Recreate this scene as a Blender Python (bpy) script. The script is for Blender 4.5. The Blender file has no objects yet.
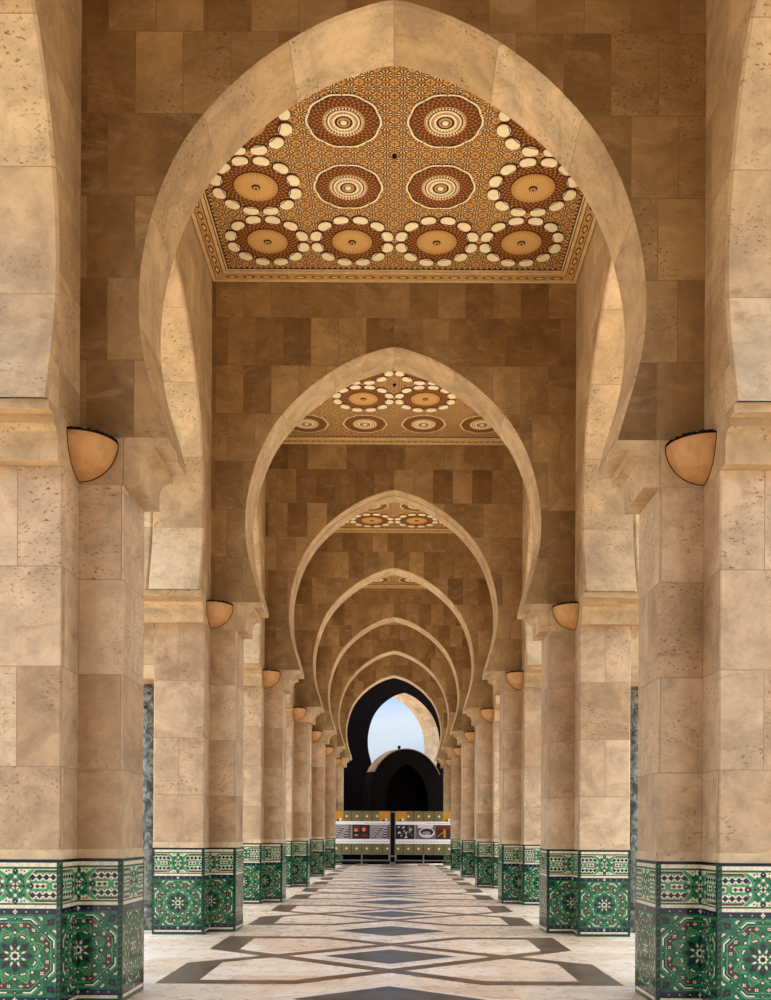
import bpy, math, random
from mathutils import Vector, Matrix

C = bpy.context.scene.collection
PI = math.pi
random.seed(7)

# ------------------------------------------------------------------ dimensions (metres)
A = 2.43            # half width of the walkway between the long arcades
PJ = 0.345          # projection of the inner pilaster
HT = 0.33           # half thickness of a cross wall
CORE = 0.72         # half depth of a pier along the walkway
ST = 0.66           # thickness of the long arcade wall
L = 5.565           # bay length
Y1 = 8.11           # centre line of the first cross wall in view
ZT = 1.12           # top of tiled base
ZC = 4.03           # underside of corbel
ZS = 4.397          # springing of the arches
ZCEIL = 8.715
N = 7
THETA = math.radians(31)

# ------------------------------------------------------------------ node helpers
def srgb(r, g, b):
    def f(c):
        c /= 255.0
        return c / 12.92 if c <= 0.04045 else ((c + 0.055) / 1.055) ** 2.4
    return (f(r), f(g), f(b), 1.0)

class NT:
    def __init__(self, name):
        self.m = bpy.data.materials.new(name)
        self.m.use_nodes = True
        self.t = self.m.node_tree
        self.b = self.t.nodes['Principled BSDF']
    def n(self, typ, **kw):
        nd = self.t.nodes.new(typ)
        for k, v in kw.items():
            setattr(nd, k, v)
        return nd
    def l(self, a, b):
        self.t.links.new(a, b)
    def put(self, sock, v):
        if hasattr(v, 'is_linked') or isinstance(v, bpy.types.NodeSocket):
            self.l(v, sock)
        else:
            sock.default_value = v
    def math(self, op, a, b=0.0, c=None, clamp=False):
        nd = self.n('ShaderNodeMath', operation=op, use_clamp=clamp)
        self.put(nd.inputs[0], a)
        self.put(nd.inputs[1], b)
        if c is not None:
            self.put(nd.inputs[2], c)
        return nd.outputs[0]
    def vmath(self, op, a, b=None):
        nd = self.n('ShaderNodeVectorMath', operation=op)
        self.put(nd.inputs[0], a)
        if b is not None:
            self.put(nd.inputs[1], b)
        return nd.outputs[0]
    def mix(self, fac, a, b, blend='MIX'):
        nd = self.n('ShaderNodeMix', data_type='RGBA', blend_type=blend)
        self.put(nd.inputs[0], fac)
        self.put(nd.inputs[6], a)
        self.put(nd.inputs[7], b)
        return nd.outputs[2]
    def noise(self, vec, scale, detail=4.0, rough=0.55, dist=0.0):
        nd = self.n('ShaderNodeTexNoise')
        self.put(nd.inputs['Vector'], vec)
        nd.inputs['Scale'].default_value = scale
        nd.inputs['Detail'].default_value = detail
        nd.inputs['Roughness'].default_value = rough
        nd.inputs['Distortion'].default_value = dist
        return nd.outputs[0]
    def smooth(self, v, lo, hi, a=0.0, b=1.0):
        nd = self.n('ShaderNodeMapRange', interpolation_type='SMOOTHSTEP')
        self.put(nd.inputs['Value'], v)
        nd.inputs['From Min'].default_value = lo
        nd.inputs['From Max'].default_value = hi
        nd.inputs['To Min'].default_value = a
        nd.inputs['To Max'].default_value = b
        return nd.outputs[0]
    def pos(self):
        return self.n('ShaderNodeNewGeometry').outputs['Position']
    def uv(self):
        return self.n('ShaderNodeTexCoord').outputs['UV']
    def obj(self):
        return self.n('ShaderNodeTexCoord').outputs['Object']
    def sep(self, v):
        nd = self.n('ShaderNodeSeparateXYZ')
        self.put(nd.inputs[0], v)
        return nd.outputs[0], nd.outputs[1], nd.outputs[2]
    def comb(self, x, y, z=0.0):
        nd = self.n('ShaderNodeCombineXYZ')
        self.put(nd.inputs[0], x); self.put(nd.inputs[1], y); self.put(nd.inputs[2], z)
        return nd.outputs[0]
    def out(self, col, rough=0.6, spec=0.35, bump=None, bd=0.01, bs=0.4):
        self.put(self.b.inputs['Base Color'], col)
        self.put(self.b.inputs['Roughness'], rough)
        self.b.inputs['Specular IOR Level'].default_value = spec
        if bump is not None:
            bn = self.n('ShaderNodeBump')
            bn.inputs['Distance'].default_value = bd
            bn.inputs['Strength'].default_value = bs
            self.l(bump, bn.inputs['Height'])
            self.l(bn.outputs[0], self.b.inputs['Normal'])
        return self.m

def plain(name, col, rough=0.6, spec=0.3, metallic=0.0, var=0.12, scale=9.0):
    t = NT(name)
    nz = t.noise(t.pos(), scale, 5)
    k = t.smooth(nz, 0.3, 0.7, 1.0 - var, 1.0 + var * 0.5)
    c = t.mix(1.0, col, t.comb(k, k, k), 'MULTIPLY')
    t.b.inputs['Metallic'].default_value = metallic
    return t.out(c, rough, spec)

def stone(name, w, h, offset=0.5, ca=(205, 165, 118), cb=(168, 122, 78), mortar=0.0035, rough=0.55,
          squash=1.0, tint=1.0, pits=1.0):
    """Travertine slabs: brick joints in UV metres, cloudy tints and small pits in world space."""
    t = NT(name)
    oi = t.n('ShaderNodeObjectInfo').outputs['Random']
    r1 = t.math('MULTIPLY', t.math('FLOOR', t.math('MULTIPLY', oi, 37.0)), w * 2)
    r2 = t.math('MULTIPLY', t.math('FLOOR', t.math('MULTIPLY', oi, 1931.0)), h * 2)
    u, v, _ = t.sep(t.uv())
    vec = t.comb(t.math('ADD', u, r1), t.math('ADD', v, t.math('MODULO', r2, h * 62)))
    br = t.n('ShaderNodeTexBrick', offset=offset, squash=squash)
    t.l(vec, br.inputs['Vector'])
    br.inputs['Color1'].default_value = (0, 0, 0, 1)
    br.inputs['Color2'].default_value = (1, 1, 1, 1)
    br.inputs['Mortar'].default_value = (0.3, 0.3, 0.3, 1)
    br.inputs['Scale'].default_value = 1.0
    br.inputs['Mortar Size'].default_value = mortar
    br.inputs['Mortar Smooth'].default_value = 0.3
    br.inputs['Bias'].default_value = 0.0
    br.inputs['Brick Width'].default_value = w
    br.inputs['Row Height'].default_value = h
    rnd = t.sep(br.outputs['Color'])[0]
    p = t.pos()
    base = t.mix(rnd, srgb(*ca), srgb(*cb))
    # clouds, different in each slab
    off = t.vmath('ADD', p, t.comb(t.math('MULTIPLY', rnd, 11.0), t.math('MULTIPLY', rnd, 7.0), t.math('MULTIPLY', rnd, 5.0)))
    cl = t.noise(off, 2.4, 7, 0.66, 0.5)
    k = t.smooth(cl, 0.30, 0.70, 0.70, 1.14)
    base = t.mix(1.0, base, t.comb(k, k, k), 'MULTIPLY')
    fine = t.noise(off, 13.0, 6, 0.7)
    k2 = t.smooth(fine, 0.34, 0.66, 0.94, 1.04)
    base = t.mix(1.0, base, t.comb(k2, k2, k2), 'MULTIPLY')
    px, py, pz = t.sep(off)
    bed = t.noise(t.comb(t.math('MULTIPLY', px, 1.0), t.math('MULTIPLY', py, 1.0), t.math('MULTIPLY', pz, 2.2)), 2.0, 7, 0.68, 1.2)
    base = t.mix(t.smooth(bed, 0.50, 0.80, 0.0, 0.32), base, srgb(224, 194, 150))
    base = t.mix(t.smooth(bed, 0.46, 0.30, 0.0, 0.45), base, srgb(146, 106, 62))
    # pits
    pit = t.noise(t.comb(t.math('MULTIPLY', px, 1.0), t.math('MULTIPLY', py, 1.0), t.math('MULTIPLY', pz, 1.7)), 30.0, 3, 0.65)
    patch = t.noise(off, 1.7, 2)
    pitm = t.math('MULTIPLY', t.smooth(pit, 0.575, 0.66), t.smooth(patch, 0.45, 0.62, 0.10, 1.0))
    base = t.mix(t.math('MULTIPLY', pitm, 0.78 * pits), base, srgb(98, 60, 30))
    mort = br.outputs['Fac']
    base = t.mix(t.math('MULTIPLY', mort, 0.55), base, srgb(110, 72, 40))
    hgt = t.math('SUBTRACT', t.math('MULTIPLY', cl, 0.15), t.math('ADD', t.math('MULTIPLY', pitm, 0.6), mort))
    return t.out(base, rough, 0.3, hgt, 0.006, 0.5)

# ------------------------------------------------------------------ mesh builder
class MB:
    def __init__(self):
        self.v, self.f, self.m, self.uv = [], [], [], []
        self.voff = 0.0
    def poly(self, pts, mat=0, uvs=None):
        i = len(self.v)
        self.v += [tuple(p) for p in pts]
        self.f.append(tuple(range(i, i + len(pts))))
        self.m.append(mat)
        self.uv.append(uvs)
    def box(self, x0, x1, y0, y1, z0, z1, mat=0):
        a = [(x0, y0), (x1, y0), (x1, y1), (x0, y1)]
        self.prism(a, z0, z1, mat)
    def prism(self, per, z0, z1, mat=0, caps=True):
        n = len(per)
        for i in range(n):
            a, b = per[i], per[(i + 1) % n]
            self.poly([(a[0], a[1], z0), (b[0], b[1], z0), (b[0], b[1], z1), (a[0], a[1], z1)], mat)
        if caps:
            self.poly([(p[0], p[1], z1) for p in per], mat)
            self.poly([(p[0], p[1], z0) for p in reversed(per)], mat)
    def lathe(self, prof, seg=24, c=(0, 0), a0=0.0, a1=2 * PI, mat=0):
        """prof = list of (r, z)"""
        for k in range(seg):
            t0 = a0 + (a1 - a0) * k / seg
            t1 = a0 + (a1 - a0) * (k + 1) / seg
            for (r0, z0), (r1, z1) in zip(prof, prof[1:]):
                q = [(c[0] + r0 * math.cos(t0), c[1] + r0 * math.sin(t0), z0),
                     (c[0] + r0 * math.cos(t1), c[1] + r0 * math.sin(t1), z0),
                     (c[0] + r1 * math.cos(t1), c[1] + r1 * math.sin(t1), z1),
                     (c[0] + r1 * math.cos(t0), c[1] + r1 * math.sin(t0), z1)]
                if r0 < 1e-6: q = q[1:]
                elif r1 < 1e-6: q = q[:3]
                self.poly(q, mat)
    def mesh(self, name, mats, smooth=False, merge=False):
        me = bpy.data.meshes.new(name)
        me.from_pydata(self.v, [], self.f)
        for mt in mats:
            me.materials.append(mt)
        lay = me.uv_layers.new(name='UVMap')
        me.polygons.foreach_set('material_index', self.m)
        me.update()
        for p, uvs in zip(me.polygons, self.uv):
            n = p.normal
            for j, li in enumerate(p.loop_indices):
                if uvs is not None:
                    lay.data[li].uv = (uvs[j][0], uvs[j][1])
                else:
                    x, y, z = me.vertices[me.loops[li].vertex_index].co
                    if abs(n.z) > 0.72: lay.data[li].uv = (x, y)
                    elif abs(n.x) > abs(n.y): lay.data[li].uv = (y, z - self.voff)
                    else: lay.data[li].uv = (x, z - self.voff)
        if merge:
            import bmesh
            bm = bmesh.new(); bm.from_mesh(me)
            bmesh.ops.remove_doubles(bm, verts=bm.verts, dist=1e-4)
            bm.to_mesh(me); bm.free()
        if smooth:
            for p in me.polygons: p.use_smooth = True
        return me
    def build(self, name, mats, parent=None, smooth=False, merge=False):
        if not isinstance(mats, (list, tuple)): mats = [mats]
        o = bpy.data.objects.new(name, self.mesh(name, mats, smooth, merge))
        C.objects.link(o)
        if parent is not None: o.parent = parent
        return o

def tag(o, label=None, cat=None, group=None, kind=None):
    if label: o['label'] = label
    if cat: o['category'] = cat
    if group: o['group'] = group
    if kind: o['kind'] = kind
    return o

def empty(name, loc=(0, 0, 0), rz=0.0):
    o = bpy.data.objects.new(name, None)
    C.objects.link(o)
    o.location = loc
    o.rotation_euler = (0, 0, rz)
    o.empty_display_size = 0.2
    return o

def copy_tree(o, parent=None):
    kids = [c for c in C.objects if c.parent == o]
    c = o.copy()
    C.objects.link(c)
    c.parent = parent
    for k in kids:
        copy_tree(k, c)
    return c

ORD = ['', 'first', 'second', 'third', 'fourth', 'fifth', 'sixth', 'seventh']

# ------------------------------------------------------------------ materials
M = {}
M['pier'] = stone('travertine_pier', 0.66, 0.74, 0.5, (214, 184, 144), (184, 149, 108))
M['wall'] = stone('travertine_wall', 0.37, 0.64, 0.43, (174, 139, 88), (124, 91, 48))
M['side'] = stone('travertine_side', 0.66, 0.7, 0.5, (208, 178, 132), (184, 150, 104))
M['soffit'] = stone('travertine_soffit', 6.0, 0.88, 0.37, (218, 188, 142), (192, 158, 110))
M['corbel'] = stone('travertine_corbel', 3.0, 3.0, 0.5, (206, 174, 128), (188, 154, 108), 0.0)
M['band'] = stone('travertine_band', 0.9, 0.4, 0.5, (224, 194, 152), (210, 178, 134))
M['dome'] = stone('travertine_weathered', 0.5, 0.4, 0.5, (214, 186, 146), (186, 156, 114))

def tilemat(name, rgb, rgb2=None, rough=0.15):
    t = NT(name)
    nz = t.noise(t.obj(), 34.0, 3)
    c = t.mix(t.smooth(nz, 0.38, 0.64), srgb(*rgb), srgb(*(rgb2 or rgb)))
    return t.out(c, rough, 0.45)
TG, TL, TN, TW, TB, TK, TD, TO = range(8)
TILE = [tilemat('tile_green', (10, 80, 48), (24, 110, 66)), tilemat('tile_light_green', (54, 134, 86), (80, 156, 100)),
        tilemat('tile_navy', (8, 12, 34), (16, 26, 62)), tilemat('tile_cream', (236, 222, 190), (214, 198, 160)),
        tilemat('tile_brown', (104, 44, 20), (82, 32, 16)), tilemat('tile_black', (8, 16, 14), (14, 26, 22)),
        tilemat('tile_dark_green', (10, 62, 36), (14, 78, 46)), tilemat('tile_ochre', (188, 130, 66), (160, 104, 52))]

# ------------------------------------------------------------------ tiled panels
def clip(poly, lo, hi, ax):
    def cut(ps, val, keep_hi):
        out = []
        for i in range(len(ps)):
            a, b = ps[i], ps[(i + 1) % len(ps)]
            ia = (a[ax] <= val + 1e-9) if keep_hi else (a[ax] >= val - 1e-9)
            ib = (b[ax] <= val + 1e-9) if keep_hi else (b[ax] >= val - 1e-9)
            if ia: out.append(a)
            if ia != ib:
                tt = (val - a[ax]) / (b[ax] - a[ax])
                out.append((a[0] + tt * (b[0] - a[0]), a[1] + tt * (b[1] - a[1])))
        return out
    ps = cut(poly, lo, False)
    if len(ps) >= 3: ps = cut(ps, hi, True)
    return ps if len(ps) >= 3 else None

class Panel:
    """Flat mosaic in (u, z) metres on a vertical face; layers are stacked less than a millimetre apart."""
    def __init__(self, mb, org, U, Nrm, u0, u1, uc, su):
        self.mb, self.o, self.U, self.N = mb, Vector(org), Vector(U), Vector(Nrm)
        self.u0, self.u1, self.uc, self.su = u0, u1, uc, su
    def raw(self, pts, mat, lay):
        ps = clip(pts, self.u0, self.u1, 0)
        if not ps: return
        q = [self.o + self.U * u + Vector((0, 0, z)) + self.N * (0.0006 * lay) for u, z in ps]
        self.mb.poly(q, mat)
    def pat(self, pts, mat, lay, zc):
        self.raw([(self.uc + x * self.su, zc + y) for x, y in pts], mat, lay)
    def hband(self, z0, z1, mat, lay):
        self.raw([(self.u0, z0), (self.u1, z0), (self.u1, z1), (self.u0, z1)], mat, lay)

def rot(pts, a):
    c, s = math.cos(a), math.sin(a)
    return [(x * c - y * s, x * s + y * c) for x, y in pts]
def dia(x, y, r, ry=None):
    ry = ry or r
    return [(x - r, y), (x, y - ry), (x + r, y), (x, y + ry)]
def disc(x, y, r, n=8):
    return [(x + r * math.cos(2 * PI * (k + .5) / n), y + r * math.sin(2 * PI * (k + .5) / n)) for k in range(n)]
def strip(pts, w):
    """convex quads along a polyline of width w (mitred)"""
    out = []
    ns = []
    for i in range(len(pts)):
        d = Vector((0, 0))
        if i > 0: d += (Vector(pts[i]) - Vector(pts[i - 1])).normalized()
        if i < len(pts) - 1: d += (Vector(pts[i + 1]) - Vector(pts[i])).normalized()
        d.normalize()
        nn = Vector((-d.y, d.x))
        k = 1.0
        if 0 < i < len(pts) - 1:
            e = (Vector(pts[i]) - Vector(pts[i - 1])).normalized()
            k = 1.0 / max(0.5, nn.dot(Vector((-e.y, e.x))))
        ns.append(nn * (w / 2 * k))
    for i in range(len(pts) - 1):
        a, b = Vector(pts[i]), Vector(pts[i + 1])
        out.append([tuple(a - ns[i]), tuple(b - ns[i + 1]), tuple(b + ns[i + 1]), tuple(a + ns[i])])
    return out

K = 0.00075   # metres per drawing unit of the star panel

def star_panel(P, z0, z1):
    zc = (z0 + z1) / 2
    P.hband(z0, z1, TG, 0)
    sy = (z1 - z0) / 2 / (408 * K)
    def put(pts, mat, lay):
        P.pat([(x * K, y * K * sy) for x, y in pts], mat, lay, zc)
    # interlaced light green straps
    for k in range(8):
        a = k * PI / 4
        for q in strip(rot([(210, -87), (210, 87)], a), 18): put(q, TL, 1)
        for q in strip(rot([(185, -30), (262, 105)], a), 15): put(q, TL, 1)
        for q in strip(rot([(185, 30), (262, -105)], a), 15): put(q, TL, 1)
        for q in strip(rot([(262, 105), (345, 142)], a), 15): put(q, TL, 1)
        for q in strip(rot([(262, -105), (345, -142)], a), 15): put(q, TL, 1)
        for q in strip(rot([(330, -137), (330, 137)], a), 16): put(q, TL, 1)
        for q in strip(rot([(382, -158), (382, 158)], a), 14): put(q, TL, 1)
    # centre
    for k in range(8):
        a = k * PI / 4
        put(rot([(0, 0), (34, -16), (52, 0), (34, 16)], a), TW, 2)
        put(rot([(58, 0), (84, -12), (112, 0), (84, 12)], a + PI / 8), TW, 2)
        put(rot([(66, 0), (120, -36), (190, 0), (120, 36)], a), TD, 1.6)
        put(rot([(74, 0), (94, -20), (134, -24), (168, 0), (134, 24), (94, 20)], a), TN, 2)
        put(rot(disc(106, 0, 12), a), TB, 2.6)
        # beans
        bean = [(176, -14), (192, -24), (206, -8), (200, 22), (186, 20), (188, 0)]
        put(rot([(178, -20), (214, -22), (214, 26), (184, 26)], a + PI / 8), TK, 1.7)
        put(rot([(182, -20), (200, -22), (206, 0), (190, 4)], a + PI / 8), TW, 2.2)
        put(rot([(190, 4), (206, 0), (204, 24), (188, 24)], a + PI / 8), TW, 2.2)
        put(rot([(238, -26), (256, -8), (256, 10), (240, 20), (232, 0)], a + PI / 8), TB, 1.8)
        put(rot([(242, -16), (253, -4), (250, 10), (240, 12)], a + PI / 8), TO, 2.4)
        # axis knots
        put(rot(dia(229, 0, 34, 26), a), TK, 1.7)
        put(rot(dia(229, 0, 26, 13), a), TB, 2.1)
        put(rot(dia(229, 0, 15, 17), a), TW, 2.6)
        # broken brown octagon with dots
        vx = 300; vy = 124.3
        corner = (vx, vy)
        tip1 = (vx, 34)
        tip2 = (vx * math.cos(PI / 4) + 34 * math.sin(PI / 4), vx * math.sin(PI / 4) - 34 * math.cos(PI / 4))
        line = [tip1, corner, tip2]
        for q in strip(rot(line, a), 50): put(q, TK, 1.8)
        for q in strip(rot(line, a), 34): put(q, TB, 2.3)
        for tx, ty in (tip1, tip2):
            tx, ty = tx * 0.985 + corner[0] * 0.015, ty * 0.8 + corner[1] * 0.2
        for f in (0.16,):
            for tp in (tip1, tip2):
                cx, cy = tp[0] + (corner[0] - tp[0]) * f * 1.6, tp[1] + (corner[1] - tp[1]) * f * 1.6
                for dx, dy in ((11, 0), (-11, 0), (0, 13), (0, -13)):
                    put(rot(dia(cx + dx, cy + dy, 9), a), TW, 2.9)
        put(rot(dia(corner[0] - 6, corner[1] - 3, 10), a), TW, 2.9)
        # white strap round the octagon
        wx = 362; wy = 149.9
        s1 = (wx, 74)
        s2 = (wx * math.cos(PI / 4) + 74 * math.sin(PI / 4), wx * math.sin(PI / 4) - 74 * math.cos(PI / 4))
        sh = [(x * 0.975, y * 0.975) for x, y in (s1, (wx, wy), s2)]
        for q in strip(rot(sh, a), 24): put(q, TN, 2.0)
        for q in strip(rot([s1, (wx, wy), s2], a), 15): put(q, TW, 2.5)
    put(disc(0, 0, 27), TN, 2.7)
    for k in range(4):
        a = k * PI / 2
        put(rot(dia(366, 0, 20, 26), a), TK, 2.0)
        put(rot(dia(366, 0, 9, 9), a), TW, 2.8)
        # spandrel corners
        put(rot([(302, 0), (402, -44), (500, -30), (500, 30), (402, 44)], a + PI / 4), TG, 1.5)
        put(rot([(420, 0), (462, -40), (530, 0), (462, 40)], a + PI / 4), TK, 1.8)
        put(rot([(430, 0), (464, -28), (518, 0), (464, 28)], a + PI / 4), TN, 2.2)
        put(rot(dia(470, 0, 20, 12), a + PI / 4), TB, 2.6)
        for sgn in (1, -1):
            pts = [(414, 78), (432, 66), (446, 88), (432, 116), (420, 112), (428, 92)]
            b = [(x, y * sgn) for x, y in pts]
            put(rot([b[0], b[1], b[2], b[5]], a + PI / 4), TW, 2.4)
            put(rot([b[5], b[2], b[3], b[4]], a + PI / 4), TW, 2.4)
            put(rot([(x, y * sgn) for x, y in ((350, 20), (382, 40), (376, 66), (344, 44))], a + PI / 4), TN, 1.9)
            put(rot(dia(362, 40 * sgn, 9), a + PI / 4), TW, 2.5)

def frieze(P, z0, z1):
    zc = (z0 + z1) / 2
    k = (z1 - z0) / 310.0
    P.hband(z0, z1, TW, 0)
    def put(pts, mat, lay):
        P.pat([(x * K, y * k) for x, y in pts], mat, lay, zc)
    for sx in (1, -1):
        def m(pts): return [(x * sx, y) for x, y in pts]
        # lattice cartouche, the strap round it
        put(m([(112, 0), (112, 60), (190, 146), (600, 146), (600, -146), (190, -146), (112, -60)]), TB, 0.8)
        put(m([(124, 0), (124, 54), (196, 128), (600, 128), (600, -128), (196, -128), (124, -54)]), TL, 1.2)
        for y in (80, -84):
            put(m([(150, y - 34), (600, y - 34), (600, y + 34), (150, y + 34)]), TW, 1.6)
            for x in (161, 225, 288, 353, 417):
                put(m(dia(x, y, 30, 30)), TN, 2.0)
            for x in (193, 257, 320, 385):
                put(m(dia(x, y, 8)), TB, 2.0)
                put(m([(x - 14, y + 34), (x, y + 18), (x + 14, y + 34)]), TL, 2.0)
                put(m([(x - 14, y - 34), (x, y - 18), (x + 14, y - 34)]), TL, 2.0)
        put(m([(170, -24), (290, -24), (290, 24), (170, 24)]), TW, 1.6)
        for x in (206, 258): put(m(dia(x, -2, 24, 20)), TB, 2.0)
        for x in (232, 284): put(m(dia(x, -2, 6)), TG, 2.1)
        put(m(dia(318, 46, 18)), TW, 2.2); put(m(dia(318, -50, 18)), TW, 2.2)
        put(m(dia(318, 46, 8)), TB, 2.4); put(m(dia(318, -50, 8)), TB, 2.4)
        put(m([(345, -24), (600, -24), (600, 24), (345, 24)]), TW, 1.6)
        put(m(dia(372, -2, 24, 20)), TB, 2.0)
        put(m(dia(146, 0, 30, 34)), TN, 2.2)
        put(m(dia(142, 0, 9, 9)), TW, 2.6)
    # green star knot in the middle
    put([(-112, 50), (-40, 138), (40, 138), (112, 50), (112, -50), (40, -138), (-40, -138), (-112, -50)], TG, 1.0)
    for sx in (1, -1):
        put([(sx * 96, 0), (sx * 104, 60), (sx * 186, 150), (sx * 150, 150), (sx * 60, 90)], TL, 1.1); put([(sx * 96, 0), (sx * 104, -60), (sx * 186, -150), (sx * 150, -150), (sx * 60, -90)], TL, 1.1)
    for a in (PI / 4, 3 * PI / 4):
        for q in strip(rot([(-150, 60), (150, 60)], a), 16): put(q, TL, 1.3)
        for q in strip(rot([(-150, -60), (150, -60)], a), 16): put(q, TL, 1.3)
        for q in strip(rot([(-66, 0), (66, 0)], a), 24): put(q, TW, 2.0)
        for sx in (-38, 38):
            put(rot(dia(sx, 0, 10), a), TK, 2.5)
    put(dia(0, 0, 22), TB, 2.6)
    for x, y in ((0, 84), (0, -86), (118, 42), (118, -42), (-118, 42), (-118, -42), (40, 126), (-40, 126), (40, -126), (-40, -126)):
        put(disc(x, y, 16), TW, 2.3)
    for x, y in ((78, 84), (-78, 84), (78, -84), (-78, -84)):
        put(dia(x, y, 15), TB if x * y > 0 else TK, 2.2)
    for x in (78, -78): put(dia(x, 0, 17), TN, 2.2)
    for s in (1, -1):
        put([(-40, 130 * s), (0, 168 * s), (40, 130 * s), (0, 112 * s)], TK, 2.1)
        put(dia(0, 140 * s, 8), TW, 2.5)
        for x in (-84, 84):
            put(dia(x, 134 * s, 10), TK, 2.0)

def tile_face(mb, org, U, Nrm, W, mode):
    """mode: full (centred), left (star centre on the u=0 corner), right (centre on the u=W corner), plus rope edges."""
    rl = 0.034 if mode in ('full', 'right') else 0.0
    rr = 0.034 if mode in ('full', 'left') else 0.0
    u0, u1 = rl, W - rr
    if mode == 'full': uc, su = W / 2, (W / 2 - rl) / 0.288
    elif mode == 'left': uc, su = 0.0, (W - rr) / 0.288
    else: uc, su = W, (W - rl) / 0.288
    P = Panel(mb, org, U, Nrm, u0, u1, uc, su)
    H = P.hband
    P.hband(0.0, 0.034, TD, 0); P.hband(0.034, 0.058, TW, 0); P.hband(0.058, 0.066, TK, 0)
    def navy(z0, z1):
        P.hband(z0, z1, TN, 0)
        zz = (z0 + z1) / 2
        for i in range(-4, 5):
            x = i * 0.075
            P.pat(dia(x, 0, 0.006), TW, 1.5, zz)
        P.pat(dia(0, 0, 0.022, 0.024), TB, 1.2, zz)
        for dx, dy in ((.010, 0), (-.010, 0), (0, .012), (0, -.012)):
            P.pat(dia(dx, dy, 0.008), TW, 1.8, zz)
    navy(0.066, 0.104)
    star_panel(P, 0.104, 0.716)
    navy(0.716, 0.754)
    P.hband(0.754, 0.760, TK, 0); P.hband(0.760, 0.786, TW, 0); P.hband(0.786, 0.800, TG, 0)
    frieze(P, 0.800, 1.052)
    P.hband(1.052, 1.068, TG, 0); P.hband(1.068, 1.098, TW, 0); P.hband(1.098, 1.122, TK, 0)
    # twisted border strips
    Q = Panel(mb, org, U, Nrm, 0.0, W, 0.0, 1.0)
    for a, b, on in ((0.0, rl, rl > 0), (W - rr, W, rr > 0)):
        if not on: continue
        Q.raw([(a, 0.058), (b, 0.058), (b, 1.122), (a, 1.122)], TK, 0.4)
        w = b - a
        n = 26
        for i in range(n):
            z = 0.066 + (1.105 - 0.066) * i / n
            h = (1.105 - 0.066) / n
            Q.raw([(a + w * .15, z), (b - w * .15, z + h * .38), (b - w * .15, z + h * .98), (a + w * .15, z + h * .6)], TG if i % 2 else TD, 0.9)

# ------------------------------------------------------------------ pier
def cross(e=0.0, ch=0.0):
    raw = [(-ST - e, -CORE - e), (e, -CORE - e), (e, -HT - e), (PJ + e, -HT - e),
           (PJ + e, HT + e), (e, HT + e), (e, CORE + e), (-ST - e, CORE + e)]
    if ch <= 0: return raw
    out = []
    n = len(raw)
    for i, p in enumerate(raw):
        if i in (2, 5):
            out.append(p); continue
        a, b = Vector(raw[i - 1]), Vector(raw[(i + 1) % n])
        q = Vector(p)
        out.append(tuple(q + (a - q).normalized() * ch))
        out.append(tuple(q + (b - q).normalized() * ch))
    return out

def corbel_profile():
    pr = [(0.0, ZC), (0.125, ZC), (0.125, 4.165)]
    for k in range(1, 9):
        t = k / 8 * PI / 2
        pr.append((0.235 - 0.11 * math.cos(t), 4.165 + 0.101 * math.sin(t)))
    pr += [(0.235, 4.330), (0.345, 4.330), (0.345, ZS), (0.0, ZS)]
    return pr

def add_corbel(mb, base, along, outw, w0, w1, k=1.0):
    """base: point on the face at u=0; along/outw: unit 2-vectors"""
    pr = [(p * k, z) for p, z in corbel_profile()]
    def P(u, p, z): return (base[0] + along[0] * u + outw[0] * p, base[1] + along[1] * u + outw[1] * p, z)
    for (p0, z0), (p1, z1) in zip(pr, pr[1:]):
        mb.poly([P(w0, p0, z0), P(w1, p0, z0), P(w1, p1, z1), P(w0, p1, z1)], 0)
    mb.poly([P(w0, p, z) for p, z in reversed(pr)], 0)
    mb.poly([P(w1, p, z) for p, z in pr], 0)

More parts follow.
